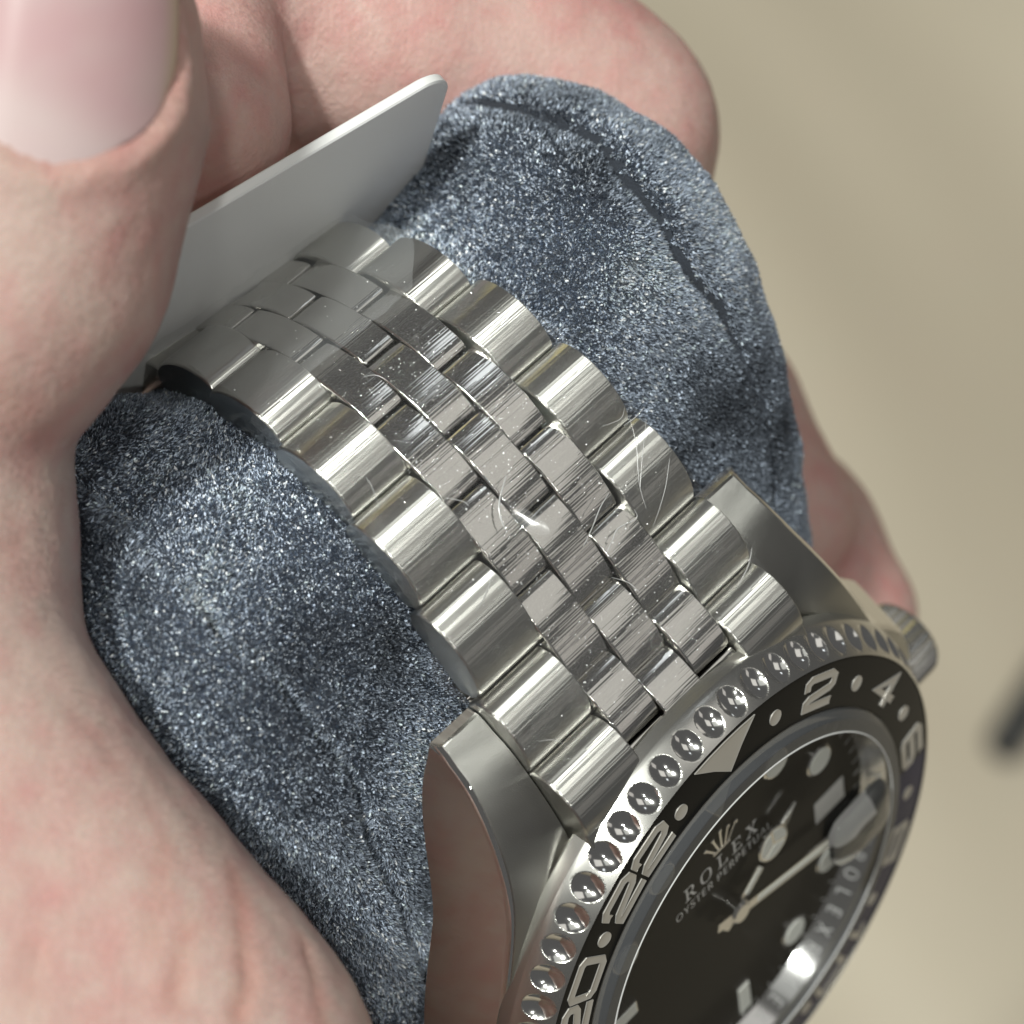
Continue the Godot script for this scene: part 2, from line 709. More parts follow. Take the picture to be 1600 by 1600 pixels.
var figures := {
	"0": [[0.0, 0.12, 0.12, 0.0, 0.88, 0.0, 1.0, 0.12, 1.0, 0.88, 0.88, 1.0, 0.12, 1.0, 0.0, 0.88, 0.0, 0.1]],
	"1": [[0.25, 0.8, 0.55, 1.0, 0.55, 0.0]],
	"2": [[0.0, 0.68, 0.0, 0.88, 0.14, 1.0, 0.86, 1.0, 1.0, 0.88, 1.0, 0.62, 0.9, 0.5, 0.14, 0.3, 0.0, 0.18, 0.0, 0.0, 1.02, 0.0]],
	"4": [[0.72, 0.0, 0.72, 1.0, 0.0, 0.34, 1.05, 0.34]],
	"6": [[0.92, 1.0, 0.14, 1.0, 0.0, 0.88, 0.0, 0.12, 0.14, 0.0, 0.86, 0.0, 1.0, 0.12, 1.0, 0.4, 0.86, 0.52, 0.05, 0.52]],
	"8": [[0.14, 0.52, 0.0, 0.62, 0.0, 0.88, 0.14, 1.0, 0.86, 1.0, 1.0, 0.88, 1.0, 0.62, 0.86, 0.52, 0.14, 0.52, 0.0, 0.42, 0.0, 0.12, 0.14, 0.0, 0.86, 0.0, 1.0, 0.12, 1.0, 0.42, 0.86, 0.52]],
}


func digit(m: MB, ch: String, deg: float, x: float, wide: float) -> void:
	for flat in figures[ch]:
		var pts: Array[Vector2] = []
		for i in range(0, flat.size(), 2):
			pts.append(Vector2(x + (flat[i] - 0.5) * wide, 16.22 + flat[i + 1] * 1.95))
		stroke(m, pts, 0.27, func(p: Vector2, lift: float) -> Vector3: return on_ring(p, deg, lift))


func stroke(m: MB, pts: Array[Vector2], half: float, place: Callable, high := 0.06) -> void:
	# a flat-topped band along a line of points, its corners mitred
	var rings := []
	for i in pts.size():
		var d0 := (pts[i] - pts[maxi(i - 1, 0)])
		var d1 := (pts[mini(i + 1, pts.size() - 1)] - pts[i])
		if d0 == Vector2.ZERO:
			d0 = d1
		if d1 == Vector2.ZERO:
			d1 = d0
		d0 = d0.normalized()
		d1 = d1.normalized()
		var s := Vector2(-d0.y - d1.y, d0.x + d1.x).normalized()
		var k := half / maxf(0.5, s.dot(Vector2(-d0.y, d0.x)))
		var p := pts[i]
		if i == 0:
			p -= d1 * half * 0.5
		if i == pts.size() - 1:
			p += d0 * half * 0.5
		rings.append(PackedVector3Array([place.call(p - s * k, -0.08), place.call(p - s * k, high), place.call(p - s * k * 0.55, high * 0.4), place.call(p + s * k * 0.55, high * 0.4), place.call(p + s * k, high), place.call(p + s * k, -0.08)]))
	m.loft(rings)


func flat_plate(m: MB, shape: Array, z0: float, z1: float, bevel := 0.1) -> void:
	var mid := Vector2.ZERO
	for p in shape:
		mid += p
	mid /= shape.size()
	var lo := PackedVector3Array()
	var hi := PackedVector3Array()
	var inn := PackedVector3Array()
	for p in shape:
		var q: Vector2 = p + (mid - p).normalized() * bevel
		lo.append(Vector3(p.x, p.y, z0))
		hi.append(Vector3(p.x, p.y, z1 - bevel))
		inn.append(Vector3(q.x, q.y, z1))
	m.loft([lo, hi, inn], true, false, true)


func disc(c: Vector2, r: float, n := 28) -> Array:
	var a := []
	for i in n:
		a.append(c + Vector2(cos(TAU * i / n), sin(TAU * i / n)) * r)
	return a


func spun(shape: Array, deg: float) -> Array:
	var a := []
	for p in shape:
		a.append(Vector2(p).rotated(-deg_to_rad(deg)))
	return a


func inset(shape: Array, by: float) -> Array:
	var mid := Vector2.ZERO
	for p in shape:
		mid += p
	mid /= shape.size()
	var a := []
	for p in shape:
		a.append(p + (mid - p).normalized() * by)
	return a


func applied(dial: Node3D, called: String, shape: Array, z: float, by: float) -> void:
	var m := MB.new()
	flat_plate(m, shape, z, z + 0.3)
	var o := part(called, m, M.gold, dial, 20.0)
	var l := MB.new()
	flat_plate(l, inset(shape, by), z + 0.1, z + 0.36, 0.04)
	part("lume", l, M.lume, o, 20.0)


func lettering(dial: Node3D, called: String, text: String, size: float, at: Vector2, z: float, mat: Material, face: String, spread := 1.0) -> void:
	var m := MB.new()
	var f := SystemFont.new()
	f.font_names = PackedStringArray([face])
	var x := 0.0
	var all := MB.new()
	for ch in text:
		var tm := TextMesh.new()
		tm.font = f
		tm.text = ch
		tm.font_size = 64
		tm.pixel_size = size / 64.0
		tm.depth = 0.0
		tm.curve_step = 2.0
		var arr := tm.get_mesh_arrays()
		var wide := f.get_string_size(ch, HORIZONTAL_ALIGNMENT_LEFT, -1, 64).x * size / 64.0
		if ch != " " and arr.size() and arr[Mesh.ARRAY_VERTEX] != null:
			var vv: PackedVector3Array = arr[Mesh.ARRAY_VERTEX]
			var ix: PackedInt32Array = arr[Mesh.ARRAY_INDEX] if arr[Mesh.ARRAY_INDEX] != null else PackedInt32Array(range(vv.size()))
			for i in range(0, ix.size(), 3):
				var t: Array[Vector3] = []
				for k in 3:
					var p := vv[ix[i + k]]
					t.append(Vector3(p.x + x + wide / 2.0, p.y, 0))
				var area := (t[1] - t[0]).cross(t[2] - t[0]).z
				if absf(area) < 1e-9:
					continue
				if area > 0.0:
					all.tri(t[0], t[1], t[2])
				else:
					all.tri(t[0], t[2], t[1])
		x += wide * spread
	for i in all.v.size():
		var p := all.v[i]
		all.v[i] = Vector3(p.x - x / 2.0 + at.x, p.y + at.y, z)
		all.n.append(Vector3(0, 0, 1))
	if all.v.size():
		part(called, all, mat, dial, 20.0)


func engrave(dial: Node3D, ch: String, deg: float) -> void:
	# a letter cut into the sloping flange, its top outwards
	var tm := TextMesh.new()
	var f := SystemFont.new()
	f.font_names = PackedStringArray(["Droid Sans"])
	tm.font = f
	tm.text = ch
	tm.font_size = 64
	tm.pixel_size = 1.25 / 64.0
	tm.depth = 0.0
	var arr := tm.get_mesh_arrays()
	var vv: PackedVector3Array = arr[Mesh.ARRAY_VERTEX]
	var ix: PackedInt32Array = arr[Mesh.ARRAY_INDEX] if arr[Mesh.ARRAY_INDEX] != null else PackedInt32Array(range(vv.size()))
	var m := MB.new()
	for i in range(0, ix.size(), 3):
		var t: Array[Vector3] = []
		for k in 3:
			var p := vv[ix[i + k]]
			var u := clampf(0.5 + p.y / 1.5, 0.05, 0.95)
			t.append(dialpt(deg + rad_to_deg(p.x / 14.0), lerpf(13.75, 14.5, u) - 0.03, lerpf(3.05, 4.55, u) + 0.012))
		if (t[1] - t[0]).cross(t[2] - t[0]).length() < 1e-8:
			continue
		m.tri(t[0], t[1], t[2])
		var n := Vector3(-sin(deg_to_rad(deg)) * 0.89, -cos(deg_to_rad(deg)) * 0.89, 0.45)
		for k in 3:
			m.n.append(n)
	if m.v.size():
		part("engraved_letter", m, M.print_dim, dial, 20.0)


func make_dial(w: Node3D) -> void:
	var z := 3.03
	var d := MB.new()
	d.loft([circle(14.2, z - 0.6, 128), circle(14.2, z, 128)], true, true, true)
	var dial := part("dial", d, M.dial, w, 30.0)
	var re := MB.new()
	re.loft([circle(13.75, z - 0.1, 160), circle(13.75, z + 0.02, 160), circle(14.5, 4.55, 160), circle(15.38, 4.6, 160), circle(15.38, 4.2, 160)], true, false, false)
	part("inner_flange", re, M.flange, w, 30.0)
	for i in 60:
		if i % 5 == 0:
			continue
	var ticks := MB.new()
	for i in 60:
		var half := 0.05 if i % 5 else 0.1
		var a := spun([Vector2(-half, 13.0), Vector2(half, 13.0), Vector2(half, 13.65), Vector2(-half, 13.65)], i * 6.0)
		flat_plate(ticks, a, z - 0.05, z + 0.006, 0.001)
	part("minute_track", ticks, M.print_dim, dial, 20.0)
	applied(dial, "hour_triangle", [Vector2(-1.55, 12.5), Vector2(1.55, 12.5), Vector2(0, 9.7)], z, 0.3)
	for h in [1, 2, 4, 5, 7, 8, 10, 11]:
		applied(dial, "hour_marker", disc(Vector2(0, 11.0).rotated(-deg_to_rad(h * 30.0)), 1.22), z, 0.2)
	for h in [6, 9]:
		applied(dial, "hour_baton", spun([Vector2(-0.6, 9.3), Vector2(0.6, 9.3), Vector2(0.6, 12.5), Vector2(-0.6, 12.5)], h * 30.0), z, 0.2)
	var dw := MB.new()
	flat_plate(dw, [Vector2(8.9, -1.1), Vector2(11.9, -1.1), Vector2(11.9, 1.1), Vector2(8.9, 1.1)], z, z + 0.02, 0.01)
	part("date_window", dw, M.date, dial, 20.0)
	# the maker's emblem and words
	var em := MB.new()
	var flat := func(p: Vector2, lift: float) -> Vector3: return Vector3(p.x, p.y, z + 0.05 + lift * 0.6)
	for k in 5:
		var x := (k - 2) * 0.55
		var tip := Vector2(x * 1.35, 8.25 - absf(k - 2) * 0.28)
		var line: Array[Vector2] = [Vector2(x * 0.55, 6.5), tip]
		stroke(em, line, 0.09, flat, 0.08)
		flat_plate(em, disc(tip, 0.17, 12), z, z + 0.16, 0.05)
	var base: Array[Vector2] = [Vector2(-0.75, 6.42), Vector2(0.75, 6.42)]
	stroke(em, base, 0.13, flat, 0.08)
	part("emblem", em, M.gold, dial, 30.0)
	lettering(dial, "lettering", "ROLEX", 1.75, Vector2(0, 5.1), z + 0.012, M.print, "Droid Serif", 1.3)
	lettering(dial, "lettering", "OYSTER PERPETUAL", 0.98, Vector2(0, 3.75), z + 0.012, M.print, "Droid Sans", 1.1)
	# engraved words on the flange's far side
	for k in 15:
		engrave(dial, "ROLEX"[k % 5], 92.0 + k * 6.0)
	# hands
	var h1 := MB.new()
	flat_plate(h1, spun([Vector2(-0.42, -1.6), Vector2(0.42, -1.6), Vector2(0.42, 3.2), Vector2(-0.42, 3.2)], 54.6), 3.55, 3.75, 0.05)
	flat_plate(h1, disc(Vector2(0, 4.95).rotated(-deg_to_rad(54.6)), 1.45), 3.55, 3.75, 0.08)
	flat_plate(h1, spun([Vector2(-0.4, 6.3), Vector2(0.4, 6.3), Vector2(0.0, 8.0)], 54.6), 3.55, 3.75, 0.05)
	var hour := part("hour_hand", h1, M.gold, w, 20.0)
	var l1 := MB.new()
	flat_plate(l1, spun([Vector2(-0.22, 1.2), Vector2(0.22, 1.2), Vector2(0.22, 3.2), Vector2(-0.22, 3.2)], 54.6), 3.6, 3.79, 0.02)
	for k in 3:
		var wedge := []
		for i in 11:
			var a := deg_to_rad(90.0 + k * 120.0 - 54.0 + i * 10.8)
			wedge.append(Vector2(0, 4.95) + Vector2(cos(a), sin(a)) * 1.2)
		wedge.append(Vector2(0, 4.95) + Vector2(cos(deg_to_rad(90.0 + k * 120.0)), sin(deg_to_rad(90.0 + k * 120.0))) * 0.15)
		flat_plate(l1, spun(wedge, 54.6), 3.6, 3.79, 0.02)
	part("lume", l1, M.lume, hour, 20.0)
	var h2 := MB.new()
	flat_plate(h2, spun([Vector2(-0.4, -2.2), Vector2(0.4, -2.2), Vector2(0.42, 11.0), Vector2(0, 12.4), Vector2(-0.42, 11.0)], 105.0), 3.85, 4.02, 0.05)
	var minute := part("minute_hand", h2, M.gold, w, 20.0)
	var l2 := MB.new()
	flat_plate(l2, spun([Vector2(-0.22, 1.8), Vector2(0.22, 1.8), Vector2(0.22, 10.8), Vector2(-0.22, 10.8)], 105.0), 3.9, 4.05, 0.02)
	part("lume", l2, M.lume, minute, 20.0)
	var hub := MB.new()
	flat_plate(hub, disc(Vector2.ZERO, 0.9), 3.1, 4.2, 0.2)
	part("hand_hub", hub, M.gold, w, 20.0)
	# crystal with its bevelled edge and the lens over the date
	var cr := MB.new()
	cr.fan(circle(14.04, 5.45, 128))
	for i in cr.v.size():
		cr.n.append(Vector3(0, 0, 1))
	part("crystal", cr, M.crystal, w, 30.0)
	var ce := MB.new()
	ce.loft([circle(15.36, 4.62, 160), circle(15.34, 4.95, 160), circle(14.95, 5.36, 160), circle(14.85, 5.4, 160), circle(14.1, 5.46, 160), circle(14.02, 5.44, 160)], true, false, false)
	var edge := part("crystal_edge", ce, M.crystal_edge, w, 30.0)
	var li := MB.new()
	li.loft([circle(14.06, 5.45, 160), circle(14.03, 5.5, 160), circle(13.97, 5.5, 160), circle(13.95, 5.44, 160)], true, false, false)
	part("polished_line", li, M.print, edge, 60.0)
	var cy := MB.new()
	var rings := []
	for k in 9:
		var u := k / 8.0
		var grow := sqrt(maxf(0.0, 1.0 - pow(u, 2.2)))
		var ring := PackedVector3Array()
		for i in 48:
			var a := TAU * i / 48.0
			var e := 0.45
			var q := Vector2(signf(cos(a)) * pow(absf(cos(a)), e) * 2.9, signf(sin(a)) * pow(absf(sin(a)), e) * 2.3)
			ring.append(Vector3(10.2 + q.x * maxf(grow, 0.02), q.y * maxf(grow, 0.02), 5.47 + (0.25 if k else 0.0) + 1.0 * u))
		rings.append(ring)
	cy.loft(rings)
	part("date_lens", cy, M.lens, w, 45.0)


# ------------------------------------------------------------------ cushion
func cushion_point(x: float, t: float, grow := 0.0) -> Vector3:
	var c := cos(t)
	var s := sin(t)
	var reach := 24.5 if x < 0.0 else 23.0 + 3.5 * maxf(0.0, c)
	var r := 6.0
	var ax := absf(x) * reach / 26.5
	var shrink := 0.0
	if ax > reach - r:
		var u := minf(1.0, (ax - (reach - r)) / r)
		shrink = r * (1.0 - sqrt(maxf(0.0, 1.0 - u * u)))
	# a sewn seam pulls the cloth in a little way from each end
	var at := 19.5 + 0.5 * sin(t * 7.0 + signf(x)) + 0.25 * sin(t * 19.0)
	var seam := absf(absf(x) - at)
	var deep := 0.4 + 0.65 * smooth(-0.3, 0.3, sin(t * 3.1 + 0.6 * signf(x)))
	if x < 0.0:
		deep *= 1.8
	shrink += deep * exp(-seam * seam / 0.07) - 0.3 * exp(-pow((absf(x) - at - 1.4) / 1.2, 2.0)) - 0.2 * exp(-pow((absf(x) - at + 1.6) / 1.4, 2.0))
	var a := 34.6 - shrink + 4.5 * smooth(10.0, 18.0, x) + 3.5 * smooth(7.0, 14.0, -x) * smooth(0.1, -0.35, s) * smooth(-0.3, 0.3, c) + grow
	var b := 18.5 - shrink + grow
	var e := 2.0 / 2.5
	return Vector3(signf(x) * ax, a * signf(c) * pow(absf(c), e), -24.0 + b * signf(s) * pow(absf(s), e))


func make_cushion() -> void:
	var at := Vector3(0, 0, -42)
	var o := thing("watch_cushion", "grey blue suede watch cushion inside the steel bracelet", "cushion", at)
	var soft := FastNoiseLite.new()
	soft.seed = 4
	soft.frequency = 0.06
	soft.fractal_octaves = 3
	var nx := 190
	var nt := 240
	var grid: Array[PackedVector3Array] = []
	for i in nx + 1:
		var row := PackedVector3Array()
		var x := lerpf(-26.5, 26.5, i / float(nx))
		for j in nt:
			var p := cushion_point(x, TAU * j / nt)
			var d := (p - Vector3(0, 0, -24)).normalized()
			row.append(p + d * soft.get_noise_3dv(p * 3.0) * 0.5)
		grid.append(row)
	var m := MB.new()
	m.loft(grid)
	part("cover", m, M.suede, o, 60.0)
	# nap
	var r := RandomNumberGenerator.new()
	r.seed = 77
	var nap := FastNoiseLite.new()
	nap.seed = 9
	nap.frequency = 0.04
	nap.fractal_octaves = 2
	var nap2 := FastNoiseLite.new()
	nap2.seed = 19
	nap2.frequency = 0.07
	nap2.fractal_octaves = 3
	var blade := ArrayMesh.new()
	var arr := []
	arr.resize(Mesh.ARRAY_MAX)
	var w := 0.00003
	var l := 0.0003
	arr[Mesh.ARRAY_VERTEX] = PackedVector3Array([Vector3(-w, 0, 0), Vector3(w, 0, 0), Vector3(-w * 0.8, l * 0.55, l * 0.06), Vector3(w * 0.8, l * 0.55, l * 0.06), Vector3(0, l, l * 0.28)])
	arr[Mesh.ARRAY_NORMAL] = PackedVector3Array([Vector3(-0.4, 0.8, 0.4), Vector3(0.4, 0.8, 0.4), Vector3(-0.4, 0.8, 0.4), Vector3(0.4, 0.8, 0.4), Vector3(0, 0.8, 0.6)])
	arr[Mesh.ARRAY_INDEX] = PackedInt32Array([0, 2, 1, 1, 2, 3, 2, 4, 3])
	blade.add_surface_from_arrays(Mesh.PRIMITIVE_TRIANGLES, arr)
	var mm := MultiMesh.new()
	mm.transform_format = MultiMesh.TRANSFORM_3D
	mm.use_colors = true
	mm.mesh = blade
	var buf := PackedFloat32Array()
	var count := 0
	var eye := Vector3(-69.7, 149.2, 76.2)
	var lean := turn(Vector3(0.5, -0.75, 0.2)).normalized()
	for i in nx:
		for j in nt:
			var a := grid[i][j]
			var b := grid[i + 1][j]
			var c := grid[i + 1][(j + 1) % nt]
			var d := grid[i][(j + 1) % nt]
			var nr := (b - a).cross(d - a)
			var area := nr.length()
			if area < 0.0001:
				continue
			nr /= area
			if nr.dot(a - Vector3(0, 0, -24)) < 0.0:
				nr = -nr
			if nr.dot((eye - a).normalized()) < -0.35:
				continue
			if absf(a.x) < 6.0:
				continue
			var seam := exp(-pow((absf(a.x) - 19.4) / 0.4, 2.0))
			var want := area * 165.0 * (1.0 - 0.35 * seam)
			var k := int(want) + (1 if r.randf() < want - int(want) else 0)
			var up := turn(nr)
			for q in k:
				var u := r.randf()
				var v := r.randf()
				var p := a.lerp(b, u).lerp(d.lerp(c, u), v)
				var dirn := nap.get_noise_3dv(p) * 2.2
				var flat := lean - up * lean.dot(up)
				var tilt := (up + flat * (0.3 + dirn * 0.6) + Vector3(r.randfn(), r.randfn(), r.randfn()) * 0.33).normalized()
				var glint := r.randf() < 0.08
				var sidev := tilt.cross(Vector3(r.randfn(), r.randfn(), r.randfn())).normalized()
				var front := sidev.cross(tilt)
				var size := 0.55 + 0.65 * r.randf()
				var broad := size * (2.3 if glint else 1.0)
				var pos := turn(p - at) * 0.001
				buf.append_array([sidev.x * broad, tilt.x * size, front.x * size, pos.x, sidev.y * broad, tilt.y * size, front.y * size, pos.y, sidev.z * broad, tilt.z * size, front.z * size, pos.z])
				var tone := (0.85 + 1.0 * nap2.get_noise_3dv(p)) * (0.65 + 0.6 * r.randf()) * (2.0 if glint else 1.0)
				buf.append_array([minf(0.54 * tone, 0.9), minf(0.62 * tone, 0.92), minf(0.76 * tone, 0.95), 1.0])
				count += 1
	mm.instance_count = count
	mm.buffer = buf
	var mi := MultiMeshInstance3D.new()
	mi.name = "nap"
	mi.multimesh = mm
	mi.material_override = M.fibre
	mi.set_meta("kind", "stuff")
	o.add_child(mi, true)
	print("fibres ", count)


# ------------------------------------------------------------------ the hand
# chains of joints: position in millimetres, radius
var palm := [[Vector3(-31.1, 38.2, -31.6), 10.4], [Vector3(-35.6, 35, -25), 10.4], [Vector3(-37.7, 31.4, -20), 10.6], [Vector3(-37.7, 29.4, -17.2), 10.6], [Vector3(-37.6, 24, -9.6), 10.7], [Vector3(-38, 19.2, -3.4), 10.8], [Vector3(-39.5, 8, 2), 11.0], [Vector3(-39, -14, -6), 12.0], [Vector3(-37, -30, -18), 13.0]]
var heel := [[Vector3(-45.0, 40.0, -35.0), 14.0], [Vector3(-49.2, 26.2, -22), 18.0], [Vector3(-50.7, 16.3, -7.6), 19.0], [Vector3(-51, 2, -8), 19.0], [Vector3(-50, -26, -20), 20.0]]
var back := [[Vector3(-46.0, 22.0, -22.0), 16.0], [Vector3(-38.0, 12.0, -46.0), 13.0], [Vector3(-12.0, 2.0, -57.0), 12.0], [Vector3(18.0, 4.0, -57.0), 10.5]]
var thumb_base := [[Vector3(-27.2, 42.9, -32.7), 10.2], [Vector3(-28.6, 41.5, -32.2), 10.4], [Vector3(-31.1, 38.2, -31.6), 10.4]]
var thumb_tip := [[Vector3(-9.0, 62.0, -33.3), 9.3], [Vector3(-11.5, 59, -32.5), 10.5], [Vector3(-16.6, 52.9, -30.9), 9.9], [Vector3(-18.9, 50.9, -31.4), 9.7]]
var thumb_joint := [[Vector3(-20.4, 50.4, -31.8), 8.8], [Vector3(-27.8, 43.6, -32.4), 9.4]]
var index := [[Vector3(11.8, 47.6, -49.7), 7.3], [Vector3(17.1, 40, -46.3), 7.6], [Vector3(22.4, 36, -42.2), 8.6], [Vector3(28.2, 31.4, -37), 8.5], [Vector3(29.9, 26.6, -32.6), 8.9], [Vector3(26.5, 20.5, -46.0), 8.4], [Vector3(22.0, 12.0, -54.0), 9.5], [Vector3(18.0, 4.0, -57.0), 10.5]]
var index_tip := [[Vector3(4, 42.9, -40.1), 6.7], [Vector3(11.8, 47.6, -49.7), 7.3]]
var middle := [[Vector3(30, -4.7, -19.6), 7.2], [Vector3(33.4, -1.6, -28.0), 7.3], [Vector3(33.5, -0.4, -37.5), 7.3], [Vector3(24.0, 0.0, -55.0), 9.0], [Vector3(18.0, 4.0, -57.0), 10.5]]
var ring := [[Vector3(31.4, -14.1, -14.9), 7.0], [Vector3(33.7, -12.1, -21.4), 7.3], [Vector3(34.5, -11, -32.0), 7.4], [Vector3(22.0, -8.0, -56.0), 9.0], [Vector3(0.0, 0.0, -57.0), 11.0]]

# lines in the skin: depth, width, redness, then the points
var creases := [
	[0.55, 0.5, 0.8, [Vector3(-28.7, 30.8, -3.9), Vector3(-30.1, 30.8, -1.9), Vector3(-31.5, 30.7, -0.5), Vector3(-32.8, 30.0, 1.0), Vector3(-34.8, 29.9, 2.1)]],
	[0.35, 0.5, 0.6, [Vector3(-33.2, 33.1, -2.1), Vector3(-35.3, 32.7, -0.7), Vector3(-36.8, 32.3, 0.1)]],
	[0.3, 0.5, 0.5, [Vector3(-31.0, 34.6, -5.9), Vector3(-33.5, 34.4, -3.6), Vector3(-35.6, 34.0, -2.2)]],
	[0.45, 0.5, 0.6, [Vector3(-28.4, 26.5, -0.3), Vector3(-30.1, 26.4, 2.0), Vector3(-31.0, 26.0, 3.3)]],
	[0.3, 0.4, 0.1, [Vector3(-29.6, 38.6, -12.4), Vector3(-29.7, 36.5, -9.9), Vector3(-30.2, 35.0, -7.3), Vector3(-30.7, 33.8, -5.1)]],
	[0.2, 0.4, 0.1, [Vector3(-29.7, 39.2, -13.1), Vector3(-29.9, 37.2, -10.4), Vector3(-30.8, 36.0, -8.1)]],
	[0.6, 0.6, 0.6, [Vector3(-21.6, 47.0, -20.7), Vector3(-22.6, 48.9, -20.6), Vector3(-23.2, 51.0, -20.9), Vector3(-23.5, 52.9, -21.3)]],
	[0.25, 0.35, 0.2, [Vector3(-19.6, 56.7, -20.4), Vector3(-20.4, 55.1, -20.3), Vector3(-21.1, 53.8, -20.3)]],
	[0.22, 0.3, 0.2, [Vector3(-17.0, 57.8, -20.4), Vector3(-18.4, 56.0, -20.0)]],
	[0.2, 0.3, 0.2, [Vector3(-16.0, 53.9, -19.5), Vector3(-18.0, 53.2, -19.5)]],
	[0.3, 0.5, 0.3, [Vector3(-40.2, 36.4, -5.0), Vector3(-41.5, 35.9, -4.2), Vector3(-43.0, 35.2, -3.2)]],
	[0.35, 0.4, 0.3, [Vector3(-21.8, 50.5, -20.4), Vector3(-20.6, 48.9, -20.3)]],
	[0.3, 0.4, 0.2, [Vector3(-26.1, 46.2, -20.8), Vector3(-24.8, 45.1, -20.7), Vector3(-22.9, 43.7, -21.0)]],
	[0.25, 0.4, 0.2, [Vector3(-27.3, 44.8, -19.9), Vector3(-25.4, 43.4, -20.1)]],
]
# the thumbnail's frame: middle of the tip, along the thumb, out of the nail, across
const NAIL_AT := Vector3(-11.5, 59.0, -32.5)
var nail_t := Vector3(0.63, 0.75, -0.2).normalized()
var nail_n := Vector3.ZERO
var nail_s := Vector3.ZERO

var bone_a := PackedVector3Array()
var bone_d := PackedVector3Array()
var bone_l := PackedFloat32Array()
var bone_r := PackedFloat32Array()
var bone_q := PackedFloat32Array()
var bone_g := PackedInt32Array()


func bones() -> void:
	# group -1 joins every finger
	var k := 0
	for chain in [[palm, 0], [heel, 0], [back, 0], [thumb_base, 0], [thumb_tip, 4], [thumb_joint, 4], [index, 1], [index_tip, 5], [middle, 2], [ring, 3]]:
		for i in chain[0].size() - 1:
			var a: Vector3 = chain[0][i][0]
			var b: Vector3 = chain[0][i + 1][0]
			bone_a.append(a)
			bone_d.append(b - a)
			bone_l.append(1.0 / (b - a).length_squared())
			bone_r.append(chain[0][i][1])
			bone_q.append(chain[0][i + 1][1] - chain[0][i][1])
			bone_g.append(chain[1])
			k += 1


func bone_distance(b: int, p: Vector3) -> float:
	var v := p - bone_a[b]
	var h := clampf(v.dot(bone_d[b]) * bone_l[b], 0.0, 1.0)
	return (v - bone_d[b] * h).length() - bone_r[b] - bone_q[b] * h


func field(p: Vector3, near: PackedInt32Array) -> float:
	var best := [1e9, 1e9, 1e9, 1e9, 1e9, 1e9]
	for b in near:
		var d := bone_distance(b, p)
		var g := bone_g[b]
		var e: float = best[g]
		var k := 5.0 if g == 0 else 3.0
		var h := maxf(k - absf(d - e), 0.0) / k
		best[g] = minf(d, e) - h * h * k * 0.25
	var m: float = best[0]
	for g in 5:
		var d: float = best[g + 1]
		var k := 1.6
		var h := maxf(k - absf(d - m), 0.0) / k
		m = minf(m, d) - h * h * k * 0.25
	return m


